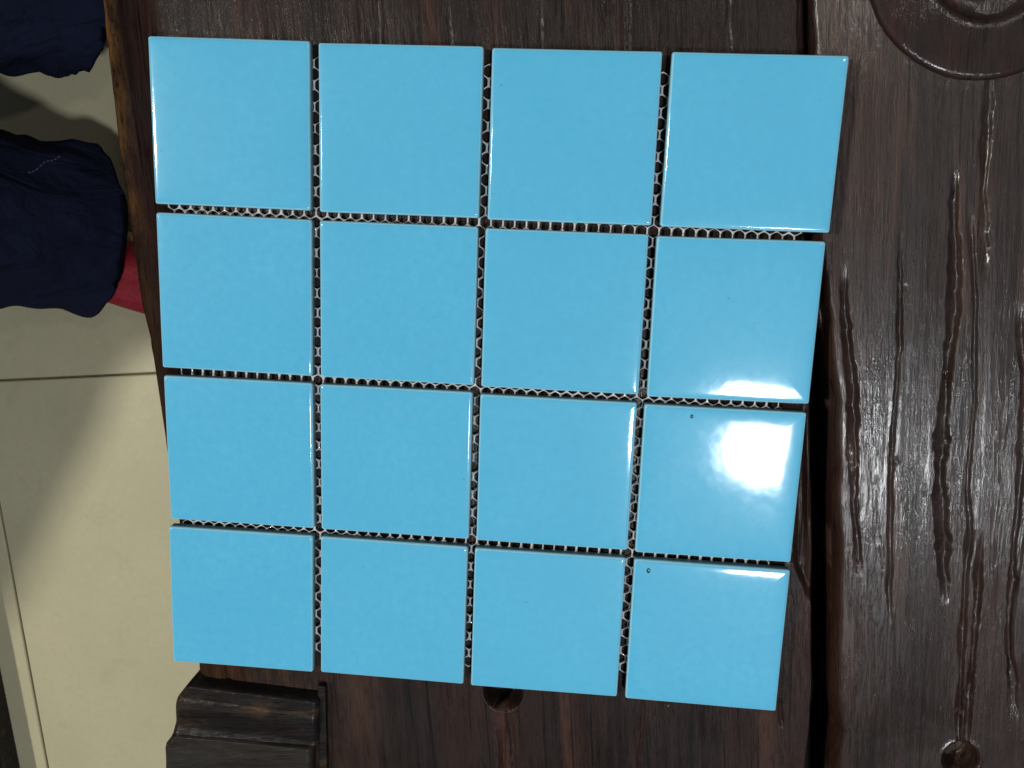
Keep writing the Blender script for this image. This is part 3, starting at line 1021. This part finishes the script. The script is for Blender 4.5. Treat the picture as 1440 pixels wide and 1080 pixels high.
def stitches(parent_o, p0, p1, n):
    from mathutils.bvhtree import BVHTree
    me = parent_o.data
    bv = BVHTree.FromPolygons([v.co.copy() for v in me.vertices], [tuple(p.vertices) for p in me.polygons])
    bm = bmesh.new()
    cc = Vector([float(q) for q in CC]) - PO
    hits = []
    for i in range(n * 2):
        t = i / (n * 2 - 1)
        w_ = at(p0[0] + (p1[0] - p0[0]) * t, p0[1] + (p1[1] - p0[1]) * t + 2 * math.sin(t * 9), FLOOR)
        d = (Vector([float(q) for q in w_]) - PO - cc).normalized()
        h = bv.ray_cast(cc, d)
        hits.append((h[0], h[1]) if h[0] is not None else None)
    for i in range(0, len(hits) - 1, 2):
        if not hits[i] or not hits[i + 1]: continue
        a, na = hits[i]; b_, nb_ = hits[i + 1]
        if na.z < 0: na = -na
        sd = (b_ - a).cross(na).normalized() * 0.00035
        up = na.normalized() * 0.0009
        lo = na.normalized() * -0.0006
        vs = [bm.verts.new(q) for q in (a + sd + up, a - sd + up, b_ - sd + up, b_ + sd + up, a + sd + lo, a - sd + lo, b_ - sd + lo, b_ + sd + lo)]
        for f in ((0, 1, 2, 3), (4, 7, 6, 5), (0, 3, 7, 4), (1, 5, 6, 2), (0, 4, 5, 1), (3, 2, 6, 7)):
            bm.faces.new([vs[k] for k in f])
    return from_bm('stitching', bm, simple('pale_thread', (0.10, 0.10, 0.14), 0.9), parent_o)


stitches(TL, (40, 243), (84, 219), 9)
trouser(legs[1], 131, 0.080, -1)


def shoe(hx_, hy_, ang, mat, label):
    """canvas shoe: sole outline with a domed upper"""
    L_, W_ = 0.265, 0.078
    n, m_ = 40, 9
    out = []
    for q in range(n):
        a = 2 * math.pi * q / n
        x = L_ / 2 * math.cos(a)
        wd = W_ / 2 * (0.82 + 0.18 * math.sin((x / L_ + .1) * 3.0))
        y = wd * (abs(math.sin(a)) ** 0.75) * (1 if math.sin(a) >= 0 else -1)
        out.append((x, y))
    def place(o):
        o.location = Vector((hx_ + math.cos(ang) * L_ / 2, hy_ + math.sin(ang) * L_ / 2, FLOOR)) - PO
        o.rotation_euler = (0, 0, ang)
    V, F = [], []
    for z, f in ((0.0, .97), (0.003, 1.0), (0.020, 1.0), (0.024, .97)):
        V += [(x * f, y * f, z) for x, y in out]
    for k in range(3):
        for q in range(n): F.append((k * n + q, k * n + (q + 1) % n, (k + 1) * n + (q + 1) % n, (k + 1) * n + q))
    F.append(tuple(reversed(range(n)))); F.append(tuple(3 * n + q for q in range(n)))
    so = obj('sole', V, F, M_SOLE, person); place(so)
    V, F = [], []
    for k in range(m_):
        t = k / (m_ - 1)
        f = math.cos(t * math.pi / 2 * 0.86)
        for x, y in out:
            hgt = 0.075 - 0.030 * sstep(-.03, .10, x)
            V.append((x * (0.45 + 0.55 * f) * .975 - 0.012 * t, y * f * .975, 0.0235 + hgt * math.sin(t * math.pi / 2)))
    for k in range(m_ - 1):
        for q in range(n): F.append((k * n + q, k * n + (q + 1) % n, (k + 1) * n + (q + 1) % n, (k + 1) * n + q))
    F.append(tuple((m_ - 1) * n + q for q in range(n)))
    o = obj('shoe', V, F, mat, person); place(o)
    if label: tag(o, label)
    so.parent = o
    so.location = (0, 0, 0); so.rotation_euler = (0, 0, 0)
    return o


shoe(-0.350, -0.124, R_(-13), M_RED, 'red canvas shoe')
shoe(-0.350, 0.098, R_(-6), M_RED_SHADED, 'red canvas shoe, shadow put into its colour')
